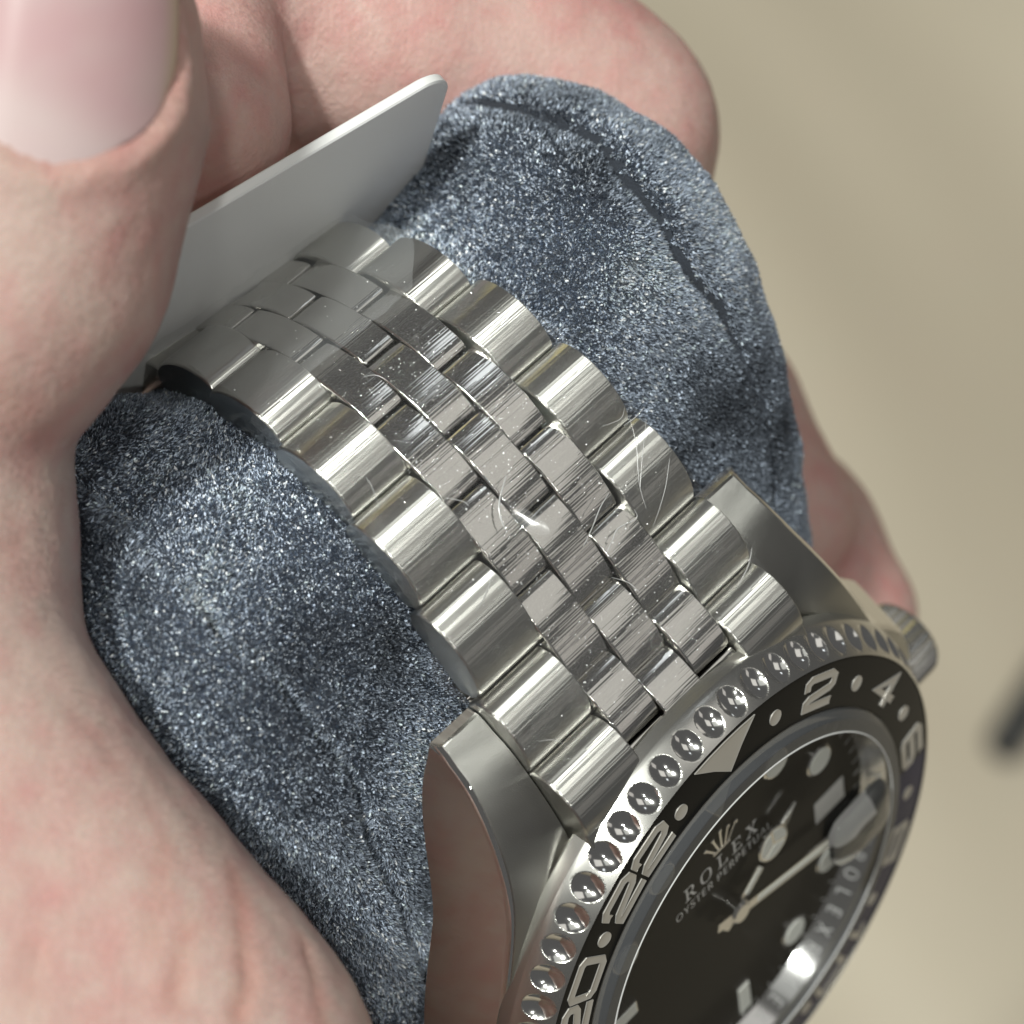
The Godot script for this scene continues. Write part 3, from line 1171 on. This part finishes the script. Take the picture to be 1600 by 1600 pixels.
func make_hand() -> void:
	nail_n = Vector3(-0.22, 0.47, 0.88)
	nail_n = (nail_n - nail_t * nail_n.dot(nail_t)).normalized()
	nail_s = nail_t.cross(nail_n)
	bones()
	var at := Vector3(-40, 20, -30)
	var o := thing("person", "bare hand gripping the cushion, thumb across the bracelet and fingers behind", "hand", at)
	var cell := 0.6
	var lo := Vector3(-72, -50, -72)
	var hi := Vector3(46, 86, 22)
	var block := 6
	var nb := Vector3i(((hi - lo) / (cell * block)).ceil())
	var ids := {}
	var verts := PackedVector3Array()
	var quads := PackedInt32Array()
	var all := PackedInt32Array(range(bone_a.size()))
	var reach := cell * block * 0.87 + 3.5
	var n := block + 1
	var stride := 1024
	var values := {}
	var pending: Array = []
	for bx in nb.x:
		for by in nb.y:
			for bz in nb.z:
				var base := Vector3i(bx, by, bz) * block
				var mid := lo + (Vector3(base) + Vector3.ONE * block * 0.5) * cell
				var near := PackedInt32Array()
				var least := 1e9
				for b in all:
					var d := bone_distance(b, mid)
					least = minf(least, d)
					if d < reach + 6.0:
						near.append(b)
				if least > reach or least < -reach - 3.0:
					continue
				# values at the block's corners
				var f := PackedFloat32Array()
				f.resize(n * n * n)
				var w := 0
				for x in n:
					for y in n:
						for z in n:
							f[w] = field(lo + Vector3(base.x + x, base.y + y, base.z + z) * cell, near)
							w += 1
				for x in block:
					for y in block:
						for z in block:
							var c := (x * n + y) * n + z
							var s0 := f[c] < 0.0
							var mixed := false
							for off in [1, n, n + 1, n * n, n * n + 1, n * n + n, n * n + n + 1]:
								if (f[c + off] < 0.0) != s0:
									mixed = true
									break
							if not mixed:
								continue
							# one vertex: the mean of the edge crossings
							var sum := Vector3.ZERO
							var cnt := 0
							for e in EDGES:
								var i0: int = c + (e[0] * n + e[1]) * n + e[2]
								var i1: int = c + (e[3] * n + e[4]) * n + e[5]
								var a := f[i0]
								var b2 := f[i1]
								if (a < 0.0) != (b2 < 0.0):
									var u := a / (a - b2)
									sum += Vector3(e[0], e[1], e[2]).lerp(Vector3(e[3], e[4], e[5]), u)
									cnt += 1
							var g := base + Vector3i(x, y, z)
							ids[(g.x * stride + g.y) * stride + g.z] = verts.size()
							verts.append(lo + (Vector3(g) + sum / cnt) * cell)
							# faces round the three edges that leave this cell's low corner
							for ax in 3:
								var off2: int = [n * n, n, 1][ax]
								if (f[c + off2] < 0.0) != s0:
									pending.append([g, ax, s0])
	for q in pending:
		var g: Vector3i = q[0]
		var u: Vector3i = [Vector3i(0, 1, 0), Vector3i(0, 0, 1), Vector3i(1, 0, 0)][q[1]]
		var v: Vector3i = [Vector3i(0, 0, 1), Vector3i(1, 0, 0), Vector3i(0, 1, 0)][q[1]]
		var k: Array[int] = []
		for w in [g, g - u, g - u - v, g - v]:
			k.append(ids.get((w.x * stride + w.y) * stride + w.z, -1))
		if k.min() < 0:
			continue
		if q[2]:
			quads.append_array([k[0], k[1], k[2], k[3]])
		else:
			quads.append_array([k[3], k[2], k[1], k[0]])
	print("hand ", verts.size(), " vertices ", quads.size() / 4)
	dress_hand(o, verts, quads, all)


const EDGES := [[0, 0, 0, 1, 0, 0], [0, 1, 0, 1, 1, 0], [0, 0, 1, 1, 0, 1], [0, 1, 1, 1, 1, 1], [0, 0, 0, 0, 1, 0], [1, 0, 0, 1, 1, 0], [0, 0, 1, 0, 1, 1], [1, 0, 1, 1, 1, 1], [0, 0, 0, 0, 0, 1], [1, 0, 0, 1, 0, 1], [0, 1, 0, 0, 1, 1], [1, 1, 0, 1, 1, 1]]


func dress_hand(o: Node3D, verts: PackedVector3Array, quads: PackedInt32Array, all: PackedInt32Array) -> void:
	var count := verts.size()
	var nrm := PackedVector3Array()
	nrm.resize(count)
	var red := PackedFloat32Array()
	red.resize(count)
	for pass_ in 2:
		nrm.fill(Vector3.ZERO)
		for q in range(0, quads.size(), 4):
			var a := verts[quads[q]]
			var b := verts[quads[q + 1]]
			var c := verts[quads[q + 2]]
			var d := verts[quads[q + 3]]
			var x := (c - a).cross(d - b)
			for k in 4:
				nrm[quads[q + k]] += x
		for i in count:
			nrm[i] = nrm[i].normalized()
		if pass_ == 0:
			# creases, folds and unevenness
			var lump := FastNoiseLite.new()
			lump.seed = 14
			lump.frequency = 0.11
			lump.fractal_octaves = 3
			var wave := FastNoiseLite.new()
			wave.seed = 15
			wave.frequency = 0.45
			wave.fractal_octaves = 3
			for i in count:
				var p := verts[i]
				var push := lump.get_noise_3dv(p) * 0.16 + wave.get_noise_3dv(p) * 0.07
				var seen := 0.0
				for c in creases:
					var line: Array = c[3]
					if (line[0] - p).length_squared() > 260.0:
						continue
					var d := line_distance(p, line)
					var e := exp(-d * d / (c[1] * c[1] * 0.7))
					push += -c[0] * 0.5 * e
					seen = maxf(seen, c[2] * exp(-d * d / (c[1] * c[1] * 3.0)))
				var e2 := nail_edge(p)
				if e2 < 3.0:
					push += -0.7 * smooth(0.3, -0.5, e2) + 0.16 * exp(-pow((e2 - 0.9) / 0.8, 2.0))
					seen = maxf(seen, 0.5 * exp(-e2 * e2 / 0.5))
				red[i] = seen
				verts[i] = p + nrm[i] * push
	var sign_ := 0.0
	for i in range(0, count, 97):
		var p := verts[i]
		sign_ += signf(field(p + nrm[i] * 0.5, all) - field(p - nrm[i] * 0.5, all))
	if sign_ < 0.0:
		for i in count:
			nrm[i] = -nrm[i]
	var mot := FastNoiseLite.new()
	mot.seed = 8
	mot.frequency = 0.09
	mot.fractal_octaves = 3
	var col := PackedColorArray()
	col.resize(count)
	var fine := FastNoiseLite.new()
	fine.seed = 18
	fine.frequency = 0.5
	fine.fractal_octaves = 2
	for i in count:
		var p := verts[i]
		var pale := Vector3(0.475, 0.35, 0.31)
		var pink := Vector3(0.465, 0.255, 0.235)
		var k := clampf(0.28 + mot.get_noise_3dv(p) * 0.65 + fine.get_noise_3dv(p) * 0.55, 0.0, 1.0)
		if p.x > 0.0:
			k = clampf(k + 0.35, 0.0, 1.3)
		if p.x > -16.0 and p.x < 0.0 and p.y > 40.0:
			k = clampf(k + 0.3, 0.0, 1.2)
		var c := pale.lerp(pink, k)
		c = c.lerp(Vector3(0.42, 0.17, 0.13), red[i] * 0.6)
		col[i] = Color(c.x, c.y, c.z)
	var m := MB.new()
	for q in range(0, quads.size(), 4):
		for k in [0, 1, 2, 0, 2, 3]:
			var id := quads[q + k]
			m.v.append(verts[id])
			m.n.append(nrm[id])
			m.c.append(col[id])
	# faces must run with their normals
	var a0 := (m.v[1] - m.v[0]).cross(m.v[2] - m.v[0]).dot(m.n[0])
	if a0 < 0.0:
		for f in range(0, m.v.size(), 3):
			var t := m.v[f + 1]; m.v[f + 1] = m.v[f + 2]; m.v[f + 2] = t
			var t2 := m.n[f + 1]; m.n[f + 1] = m.n[f + 2]; m.n[f + 2] = t2
			var t3 := m.c[f + 1]; m.c[f + 1] = m.c[f + 2]; m.c[f + 2] = t3
	var h := part("hand", m, M.skin, o)
	make_nail(h)


func line_distance(p: Vector3, line: Array) -> float:
	var best := 1e9
	for i in line.size() - 1:
		var a: Vector3 = line[i]
		var d: Vector3 = line[i + 1] - a
		var h := clampf((p - a).dot(d) / d.length_squared(), 0.0, 1.0)
		best = minf(best, (p - a - d * h).length())
	return best


func nail_half(a: float) -> float:
	# half the nail's width, as an angle round the thumb, at a millimetres past the tip's middle
	if a < -2.6:
		return -1.0
	if a > 3.9:
		return 0.76
	return 0.76 * pow(maxf(0.0, 1.0 - pow((3.9 - a) / 6.5, 1.6)), 1.0 / 1.6)


func nail_edge(p: Vector3) -> float:
	# about how many millimetres p lies outside the nail's outline
	var q := p - NAIL_AT
	var a := q.dot(nail_t)
	var up := q.dot(nail_n)
	if up < 2.0 or a < -7.0:
		return 9.0
	var b := absf(atan2(q.dot(nail_s), up))
	if a > 3.9:
		return (b - 0.76) * 10.8
	var u := (3.9 - a) / 6.5
	var r := pow(pow(u, 1.6) + pow(b / 0.76, 1.6), 1.0 / 1.6)
	return (r - 1.0) * 7.0


func skin_radius(a: float, b: float, all: PackedInt32Array) -> float:
	var d := nail_n * cos(b) + nail_s * sin(b)
	var lo := 6.0
	var hi := 16.0
	for k in 14:
		var mid := (lo + hi) / 2.0
		if field(NAIL_AT + nail_t * a + d * mid, all) < 0.0:
			lo = mid
		else:
			hi = mid
	return lo


func make_nail(o: Node3D) -> void:
	var m := MB.new()
	var n := 34
	var all := PackedInt32Array(range(bone_a.size()))
	var rows: Array[PackedVector3Array] = []
	for i in n + 1:
		var a := lerpf(-2.55, 12.0, pow(i / float(n), 1.5))
		var half := maxf(0.02, nail_half(a)) * 0.985
		var row := PackedVector3Array()
		for j in 25:
			var b := lerpf(-half, half, j / 24.0)
			var edge := 1.0 - smooth(0.0, 0.9, -nail_edge(NAIL_AT + nail_t * a + (nail_n * cos(b) + nail_s * sin(b)) * 10.5))
			var rho := skin_radius(minf(a, 2.0), b * 0.6, all) - 0.22 - 0.014 * maxf(0.0, a) * maxf(0.0, a) - 0.33 * edge + 0.02 * sin(b * 47.0 + sin(b * 13.0) * 2.0)
			row.append(NAIL_AT + nail_t * a + (nail_n * cos(b) + nail_s * sin(b)) * rho)
		rows.append(row)
	for i in n:
		for j in 24:
			m.quad(rows[i][j], rows[i + 1][j], rows[i + 1][j + 1], rows[i][j + 1])
	var mot := FastNoiseLite.new()
	mot.seed = 5
	mot.frequency = 0.18
	for i in m.v.size():
		var q := m.v[i] - NAIL_AT
		var a := q.dot(nail_t)
		var b := atan2(q.dot(nail_s), q.dot(nail_n))
		var moon := 0.6 * smooth(2.2, -0.8, a + 2.6 * b * b + 3.4 * b)
		var c := Vector3(0.50, 0.31, 0.325).lerp(Vector3(0.53, 0.39, 0.39), 0.5 + mot.get_noise_3dv(q) * 0.6).lerp(Vector3(0.58, 0.49, 0.48), moon)
		c = c.lerp(Vector3(0.5, 0.38, 0.27), smooth(0.55, 0.72, absf(b)))
		m.c.append(Color(c.x, c.y, c.z))
		m.n.append((nail_n * cos(b) + nail_s * sin(b)).normalized())
	part("thumbnail", m, M.nail, o)


# ------------------------------------------------------------------ card, floor
func make_card() -> void:
	var a := Vector3(-11.6, 47.7, -29.0)      # top edge, under the thumb
	var b := Vector3(14.7, 46.0, -26.4)       # top edge, free corner
	var low := Vector3(12.1, 32.8, -32.9)
	var x := (b - a).normalized()
	var y := (low - b)
	y = (y - x * y.dot(x)).normalized()
	var z := x.cross(y)
	var mid := (a + b) / 2.0 + y * 9.0
	var o := thing("swing_tag", "thin white plastic tag with rounded corner pinched under thumb behind bracelet", "tag", mid)
	var shape := []
	var wide := 19.0
	var high := 9.5
	var r := 2.4
	for c in [[1, 1], [-1, 1], [-1, -1], [1, -1]]:
		for i in 9:
			var ang: float = atan2(c[1], c[0]) - PI / 4 + PI / 2 * i / 8.0
			shape.append(Vector2(c[0] * (wide - r) + cos(ang) * r, c[1] * (high - r) + sin(ang) * r))
	var rings := []
	for k in [[-0.35, 0.12], [-0.25, 0.0], [0.25, 0.0], [0.35, 0.12]]:
		var ring2 := PackedVector3Array()
		for p in shape:
			var q: Vector2 = p * (1.0 - k[1] / 12.0)
			var centre := b + y * high - x * wide
			ring2.append(centre + x * q.x + y * q.y + z * k[0])
		rings.append(ring2)
	var m := MB.new()
	m.loft(rings)
	part("sheet", m, M.card, o, 40.0)


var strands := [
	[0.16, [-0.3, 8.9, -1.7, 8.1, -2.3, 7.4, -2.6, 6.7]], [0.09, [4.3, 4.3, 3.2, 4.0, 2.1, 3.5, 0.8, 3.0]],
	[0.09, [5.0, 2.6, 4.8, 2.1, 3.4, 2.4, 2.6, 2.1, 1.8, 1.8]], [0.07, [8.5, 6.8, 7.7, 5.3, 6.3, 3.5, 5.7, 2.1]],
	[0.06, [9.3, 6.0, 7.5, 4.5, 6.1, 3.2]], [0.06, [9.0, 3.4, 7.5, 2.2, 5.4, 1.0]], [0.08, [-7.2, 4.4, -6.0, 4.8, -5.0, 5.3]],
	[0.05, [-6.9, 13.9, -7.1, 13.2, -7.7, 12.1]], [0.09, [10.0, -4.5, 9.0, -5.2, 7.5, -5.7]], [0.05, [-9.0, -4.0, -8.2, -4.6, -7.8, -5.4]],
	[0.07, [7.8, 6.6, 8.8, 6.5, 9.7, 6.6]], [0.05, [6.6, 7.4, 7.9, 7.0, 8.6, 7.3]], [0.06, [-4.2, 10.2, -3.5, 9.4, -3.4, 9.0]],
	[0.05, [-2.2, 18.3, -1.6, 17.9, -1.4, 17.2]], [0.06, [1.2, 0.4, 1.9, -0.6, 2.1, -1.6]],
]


func on_strap(x: float, s: float, lift: float) -> Vector3:
	var a := path_at(s)
	var d := (path_at(s + 1.5) - path_at(s - 1.5)).normalized()
	return Vector3(x, a.x - d.y * lift, a.y + d.x * lift)


func make_film() -> void:
	var at := on_strap(0, 6, 1.5)
	var o := thing("protective_film", "clear crinkled plastic film stuck over the steel bracelet links", "plastic film", at)
	var crinkle := FastNoiseLite.new()
	crinkle.seed = 41
	crinkle.frequency = 0.5
	crinkle.fractal_octaves = 3
	var big := FastNoiseLite.new()
	big.seed = 42
	big.frequency = 0.12
	big.fractal_type = FastNoiseLite.FRACTAL_RIDGED
	var wrinkles := []
	var toss := RandomNumberGenerator.new()
	toss.seed = 12
	for i in 26:
		var ang := PI / 2 + toss.randfn() * 0.6
		wrinkles.append([toss.randf_range(-7.5, 8.0), toss.randf_range(-5.0, 19.0), cos(ang), sin(ang), toss.randf_range(0.05, 0.16)])
	var rows := []
	for i in 221:
		var s := lerpf(-7.0, 21.0, i / 220.0)
		var row := PackedVector3Array()
		for j in 181:
			var u := j / 180.0
			var hw := half_width(s)
			var x := lerpf(-hw - 0.5 - 1.0 * exp(-pow((s - 2.5) / 2.0, 2.0)), hw - 0.1, u)
			var lift := 1.62 + crinkle.get_noise_2d(x * 1.5, s) * 0.10 + big.get_noise_2d(x, s) * 0.12
			# one puckered fold
			var q := Vector2(x + 1.5, s - 6.4)
			lift += 0.6 * exp(-q.length_squared() / 1.1) + 0.2 * exp(-pow(q.x * 0.8 + q.y * 0.5 - 0.9, 2.0) / 0.05) * exp(-q.length_squared() / 4.0)
			for wr in wrinkles:
				var along: float = (x - wr[0]) * wr[2] + (s - wr[1]) * wr[3]
				var across: float = (x - wr[0]) * wr[3] - (s - wr[1]) * wr[2]
				lift += wr[4] * exp(-across * across / 0.05 - along * along / 1.1)
			if absf(x) > hw:
				lift -= (absf(x) - hw) * 1.2
			row.append(on_strap(x, s, lift))
		rows.append(row)
	var m := MB.new()
	m.loft(rows, false, false, false)
	part("sheet", m, M.film, o, 80.0)
	var fl := []
	for i in 41:
		var s := lerpf(20.5, 33.0, i / 40.0)
		var row := PackedVector3Array()
		for j in 41:
			var u := j / 40.0
			var hw := half_width(s)
			var x := lerpf(-hw, hw * (0.98 - 0.5 * smooth(24.0, 19.5, s)), u)
			row.append(on_strap(x, s, 1.7 + big.get_noise_2d(x * 2.0, s * 2.0) * 0.3 + crinkle.get_noise_2d(x, s) * 0.2))
		fl.append(row)
	var fm := MB.new()
	fm.loft(fl, false, false, false)
	part("crumpled_flap", fm, M.flap, o, 80.0)
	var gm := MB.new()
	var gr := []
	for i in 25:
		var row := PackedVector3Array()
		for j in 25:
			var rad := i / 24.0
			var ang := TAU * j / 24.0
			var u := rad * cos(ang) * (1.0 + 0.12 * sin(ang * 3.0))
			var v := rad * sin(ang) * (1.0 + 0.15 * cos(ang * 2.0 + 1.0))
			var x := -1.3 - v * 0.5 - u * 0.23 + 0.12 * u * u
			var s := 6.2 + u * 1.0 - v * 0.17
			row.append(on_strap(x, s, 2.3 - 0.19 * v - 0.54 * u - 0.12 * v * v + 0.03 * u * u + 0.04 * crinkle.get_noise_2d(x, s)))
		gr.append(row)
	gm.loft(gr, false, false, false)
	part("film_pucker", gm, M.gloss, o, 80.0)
	var speck := MB.new()
	var dice := RandomNumberGenerator.new()
	dice.seed = 5
	for i in 430:
		var s := dice.randf_range(-6.0, 24.0)
		var x := dice.randf_range(-0.55, 0.6) * half_width(s) if dice.randf() < 0.75 else dice.randf_range(-1.0, 1.0) * half_width(s)
		var c := on_strap(x, s, 1.7)
		var size := 0.022 + 0.05 * pow(dice.randf(), 4.0)
		var e1 := Vector3(dice.randfn(), dice.randfn(), dice.randfn()).normalized()
		var e2 := e1.cross(Vector3(dice.randfn(), dice.randfn(), dice.randfn())).normalized()
		var e3 := e1.cross(e2)
		var p := [c + e1 * size, c - e1 * size, c + e2 * size, c - e2 * size, c + e3 * size, c - e3 * size]
		for t in [[0, 2, 4], [2, 1, 4], [1, 3, 4], [3, 0, 4], [2, 0, 5], [1, 2, 5], [3, 1, 5], [0, 3, 5]]:
			speck.tri(p[t[0]], p[t[1]], p[t[2]])
	var dust := part("dust", speck, M.dust, o, 80.0)
	dust.set_meta("kind", "stuff")
	for st in strands:
		var pts: Array[Vector3] = []
		var flat: Array = st[1]
		var n := flat.size() / 2
		for k in (n - 1) * 6 + 1:
			var f := k / 6.0
			var i := mini(int(f), n - 2)
			var u := f - i
			var p0 := Vector2(flat[maxi(i - 1, 0) * 2], flat[maxi(i - 1, 0) * 2 + 1])
			var p1 := Vector2(flat[i * 2], flat[i * 2 + 1])
			var p2 := Vector2(flat[i * 2 + 2], flat[i * 2 + 3])
			var p3 := Vector2(flat[mini(i + 2, n - 1) * 2], flat[mini(i + 2, n - 1) * 2 + 1])
			var q := p1.cubic_interpolate(p2, p0, p3, u)
			pts.append(on_strap(q.x, q.y, 1.66))
		var t := MB.new()
		var rings := []
		for k in pts.size():
			var d := (pts[mini(k + 1, pts.size() - 1)] - pts[maxi(k - 1, 0)]).normalized()
			var a := d.cross(Vector3(0, 0.7, 0.7)).normalized()
			var b := d.cross(a)
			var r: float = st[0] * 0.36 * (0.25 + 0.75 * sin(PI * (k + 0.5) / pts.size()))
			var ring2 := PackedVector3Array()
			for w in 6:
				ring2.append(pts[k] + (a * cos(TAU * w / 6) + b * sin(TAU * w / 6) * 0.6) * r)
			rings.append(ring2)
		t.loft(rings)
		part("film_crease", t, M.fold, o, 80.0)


func make_floor() -> void:
	var m := MeshInstance3D.new()
	m.name = "floor"
	var p := PlaneMesh.new()
	p.size = Vector2(6, 6)
	m.mesh = p
	m.material_override = M.floor
	m.rotation.y = 0.6
	m.set_meta("kind", "structure")
	m.set_meta("label", "beige wood floor far below, out of focus")
	add_child(m)
	# a black bar that lies on the floor, cut by the picture's edge
	var b := MeshInstance3D.new()
	var c := CapsuleMesh.new()
	c.radius = 0.0062
	c.height = 0.17
	c.radial_segments = 24
	b.mesh = c
	b.name = "black_rod"
	b.material_override = M.black
	b.set_meta("label", "blurred black rod lying on the beige floor behind the watch")
	b.set_meta("category", "rod")
	b.set_meta("kind", "thing")
	add_child(b)
	var p0 := Vector3(0.136, 0.006, -0.232)
	var p1 := Vector3(0.230, 0.006, -0.37)
	var d := (p1 - p0).normalized()
	b.transform = Transform3D(Basis(d.cross(Vector3.UP).normalized(), d, Vector3.UP), (p0 + p1) / 2.0)


# ------------------------------------------------------------------ build
func _ready() -> void:
	rng.seed = 1
	# camera
	var cam := Camera3D.new()
	cam.name = "camera"
	var eye := Vector3(-69.673, 149.164, 76.225)
	var cr := turn(Vector3(0.674068, -0.135558, 0.726124))
	var cu := turn(Vector3(0.604212, 0.666671, -0.436437))
	var cb := turn(Vector3(-0.424924, 0.732921, 0.531287))
	cam.transform = Transform3D(Basis(cr, cu, cb).orthonormalized(), W(eye))
	cam.fov = 2.0 * rad_to_deg(atan(800.0 / 4291.8))
	cam.near = 0.01
	cam.far = 20.0
	var att := CameraAttributesPhysical.new()
	att.frustum_focal_length = 64.0
	att.exposure_aperture = 21.0
	att.frustum_focus_distance = 0.164
	cam.attributes = att
	add_child(cam)
	cam.fov = 2.0 * rad_to_deg(atan(800.0 / 4291.8))
	# surroundings and lamps
	var env := Environment.new()
	env.background_mode = Environment.BG_COLOR
	env.background_color = Color(0.095, 0.095, 0.094).linear_to_srgb()
	env.tonemap_mode = Environment.TONE_MAPPER_LINEAR
	env.tonemap_exposure = 1.07
	env.sdfgi_enabled = true
	env.ssao_enabled = true
	env.ssil_enabled = true
	var we := WorldEnvironment.new()
	we.environment = env
	add_child(we)
	lamp(Vector3(-0.40, 0.90, 0.12), 2300.0, 0.19, 1.2, Color(0.99, 1.0, 0.97))
	lamp(Vector3(-0.30, 0.83, 0.44), 2350.0, 0.125, 0.22, Color(0.99, 1.0, 0.97))
	lamp(Vector3(-0.38, 0.62, 0.68), 2400.0, 0.10, 0.12, Color(0.99, 1.0, 0.97))
	lamp(Vector3(-0.13, 0.946, 0.297), 2700.0, 1.2, 0.028, Color(0.99, 1.0, 0.97))
	lamp(Vector3(0.36, 0.75, 0.55), 2000.0, 0.9, 0.042, Color(1.0, 0.99, 0.96))
	lamp(Vector3(0.42, 0.25, 0.87), 2000.0, 0.5, 0.009, Color(1.0, 0.98, 0.95))
	lamp(Vector3(0.45, 0.86, 0.10), 2000.0, 0.22, 0.006, Color(0.95, 0.98, 1.0))
	lamp(Vector3(0.40, 0.60, -0.7), 2000.0, 0.8, 0.05, Color(1.0, 0.93, 0.6))
	make_materials()
	make_floor()
	make_path()
	var w := thing("wristwatch", "steel wristwatch with black bezel and five piece link bracelet", "watch", Vector3(0, 0, -6))
	make_case(w)
	make_bezel(w)
	make_dial(w)
	make_bracelet(w)
	make_cushion()
	make_hand()
	make_card()
	make_film()


func lamp(towards: Vector3, far: float, size: float, power: float, c: Color) -> void:
	var l := AreaLight3D.new()
	l.name = "ceiling_lamp"
	l.area_size = Vector2(size, size)
	l.light_energy = power * (far * 0.001) * (far * 0.001)
	l.light_color = c
	l.light_size = size
	l.shadow_enabled = true
	add_child(l, true)
	var at := W(towards.normalized() * far)
	l.look_at_from_position(at, W(Vector3(0, 20, -10)), Vector3(0.3, 0.1, 0.9))
